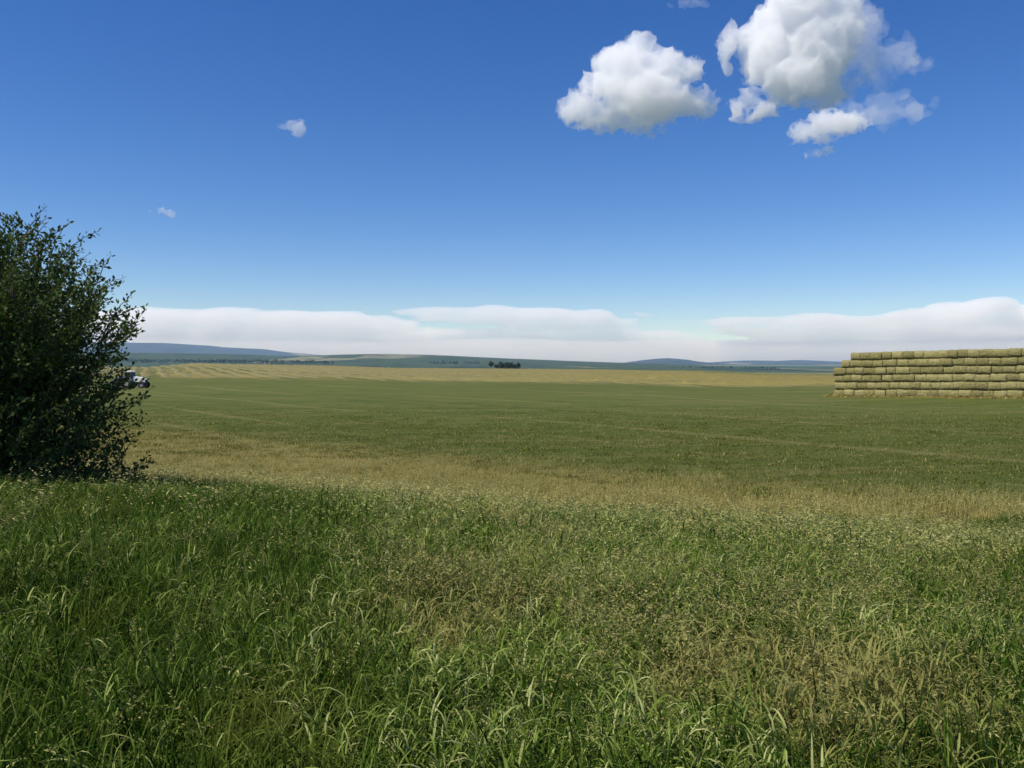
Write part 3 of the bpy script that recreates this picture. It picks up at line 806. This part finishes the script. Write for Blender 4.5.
def scatter(name, x, y, idx, scl, tilt, label, lod_at):
    """plants one tuft per spot and joins them all into one mesh"""
    n = len(x); z = ground_z(x, y) - .015
    rz = R.uniform(0, 2 * np.pi, n); tx = R.normal(0, tilt, n); ty = R.normal(0, tilt, n); tn = R.uniform(-.22, .22, n)
    lod = (np.hypot(x, y) + R.normal(0, .8, n) > lod_at).astype(int)
    VV, QQ, TT, MM = [], [], [], []; off = 0
    for l in (0, 1):
        for k in np.unique(idx):
            sel = np.nonzero((idx == k) & (lod == l))[0]
            if not len(sel): continue
            V, Q, T, M = TUFTS[l][k]
            c, s_ = np.cos(rz[sel])[:, None], np.sin(rz[sel])[:, None]
            a = V[None, :, 0] * scl[sel, 0:1]; b = V[None, :, 1] * scl[sel, 1:2]; h = V[None, :, 2] * scl[sel, 2:3]
            P = np.stack([a * c - b * s_ + h * tx[sel][:, None] + x[sel][:, None], a * s_ + b * c + h * ty[sel][:, None] + y[sel][:, None], h + z[sel][:, None]], -1)
            m = len(sel); nv = len(V)
            VV.append(P.reshape(-1, 3).astype(np.float32))
            QQ.append((Q[None] + (np.arange(m) * nv + off)[:, None, None]).reshape(-1, 4).astype(np.int32))
            TT.append((T[None] + tn[sel][:, None]).ravel().astype(np.float32)); MM.append(np.tile(M, m)); off += m * nv
    me = mesh_np(name, np.concatenate(VV), np.concatenate(QQ))
    for m_ in GM: me.materials.append(m_)
    me.polygons.foreach_set('material_index', np.concatenate(MM).astype(np.int32))
    at__ = me.attributes.new('tone', 'FLOAT', 'POINT'); at__.data.foreach_set('value', np.concatenate(TT))
    o = link(name, me, None, kind='stuff'); o['label'] = label
    print(name, n, 'tufts', len(me.polygons), 'faces')
    return o

def wedge(n, y0, y1, power=1.0, margin=1.6, half=.66):
    """random spots in the ground the camera looks over, denser close by when power > 1"""
    t = R.random(n); y = (y0 ** (2 / power) + t * (y1 ** (2 / power) - y0 ** (2 / power))) ** (power / 2)
    x = R.uniform(-1, 1, n) * (half * y + margin)
    return x, y

def pick(kind, n):
    a, c = K0[kind]; return a + R.integers(0, c, n)

# verge: tall grass from the road edge down to the field
x, y = wedge(52000, .9, 25.5, 1.5, 2.6, .67)
edge = np.interp(x, [-9, -6, -3, 0, 4, 12], [15.8, 16.4, 17.6, 18.7, 19.4, 20.4]) + .9 * fbm2(x, y, .35, 4.)
keep = y < edge
x, y = x[keep], y[keep]
n = len(x); u = x / y
nA = fbm2(x, y, .45, 1.); nB = fbm2(x, y, .9, 9.); nC = fbm2(x, y, .3, 17.)
pl = ss(-.26, -.06, u + .10 * nA) * ss(2.3, 3.6, y + .5 * nB) * (1 - .75 * ss(.45, .6, u) ) * (.72 + .28 * ss(-.3, .3, nC))
pl *= 1 - .85 * ss(15, 19, y)
ps = .03 + .34 * ss(.02, .25, nB) * ss(3.0, 5, y) * ss(-.35, 0, u) + .08 * ss(7, 12, y) * ss(-.4, .2, nC)
ps = np.where(u < -.1, ps * .8, ps)
ps *= ss(2.2, 4.5, y)
r1 = R.random(n); r2 = R.random(n)
idx = pick('upright', n)
idx = np.where(R.random(n) < .14, pick('leafy', n), idx)
idx = np.where(r1 < pl, np.where(R.random(n) < .62, pick('leafy', n), pick('lodged', n)), idx)
idx = np.where(r2 < ps, pick('seeded', n), idx)
idx = np.where(R.random(n) < .003, pick('weed', n), idx)
s = R.uniform(.66, .98, n) * (1 + .2 * nA) * np.where(y > 12, 1 - .25 * ss(12, 18, y), 1)
wx = 1 + .5 * ss(6, 16, y)
scl = np.stack([(.5 + .5 * s) * wx, (.5 + .5 * s) * wx, s * np.where((idx >= 6) & (idx < 12), .85, 1)], -1)
# leave the camera's own standing room clear
ok = np.hypot(x, y) > 1.0
scatter('tall_grass', x[ok], y[ok], idx[ok], scl[ok], .10, 'tall green roadside grass, lodged and seeding in patches', 7.5)
print('tall grass', ok.sum())

# dry seeded band between verge and field
x, y = wedge(38000, 14, 44, 1.2, 3)
lo = np.interp(x, [-9, -6, -3, 0, 4, 12], [15.2, 15.9, 17.1, 18.2, 18.9, 19.9]) + .8 * fbm2(x, y, .35, 4.)
hi = np.interp(x, [-14, -5, 0, 5, 12], [38, 38, 34, 29, 26]) + 4 * fbm2(x, y, .12, 6.)
hi = np.where(x < -14, hi - 0, hi)
dens = ss(lo - 1, lo + .5, y) * (1 - ss(hi - 7, hi + 3, y))
dens *= (.15 + .85 * ss(-.30, .20, fbm2(x, y * .6, .3, 11.)))
keep = (R.random(len(x)) < dens) 
x, y = x[keep], y[keep]; n = len(x)
idx = pick('dry', n); idx = np.where(R.random(n) < .06, pick('seeded', n), idx)
fade = 1 - .55 * ss(0, 1, (y - 18) / 18)
s = R.uniform(.75, 1.15, n) * fade
scl = np.stack([s * 1.25, s * 1.25, s], -1)
scatter('dry_grass', x, y, idx, scl, .10, 'short tan seeded grass between the verge and the mown field', 12)
print('dry', n)

# mown field close to the verge
x, y = wedge(76000, 16, 92, 1.5, 4)
keep = (y > np.interp(x, [-9, -6, -3, 0, 4, 12], [15.2, 15.9, 17.1, 18.2, 18.9, 19.9])) & (R.random(len(x)) < 1 - ss(32, 92, y)) & (R.random(len(x)) < np.where(y < np.interp(x, [-14, -5, 0, 5, 12], [36, 35, 31, 26, 23]), .35, 1))
x, y = x[keep], y[keep]; n = len(x)
s = R.uniform(.7, 1.3, n) * (1 + .4 * fbm2(x, y, .5, 2.))
wx = 1.2 + .9 * ss(30, 80, y)
scl = np.stack([s * wx, s * wx, s * .75 * (1 - .4 * ss(35, 80, y))], -1)
scatter('mown_grass', x, y, pick('stubble', n), scl, .12, 'short mown green grass of the hay field', 22)
# loose hay fallen along the foot of the stack
cc = []
for _ in range(2600):
    s_ = rnd.uniform(-1, 25); off = abs(rnd.gauss(0, .55)); P = P0 + D * s_ + Nn * (off - .05)
    cc.append((P.x, P.y, gz(P.x, P.y) + max(0, .22 - off * .2) * rnd.random()))
cc = np.array(cc)
link('loose_hay', leaves_mesh('loose_hay', cc, rg.standard_normal((len(cc), 3)) * [1, 1, .35], .30, rg, .3), wm, kind='stuff')
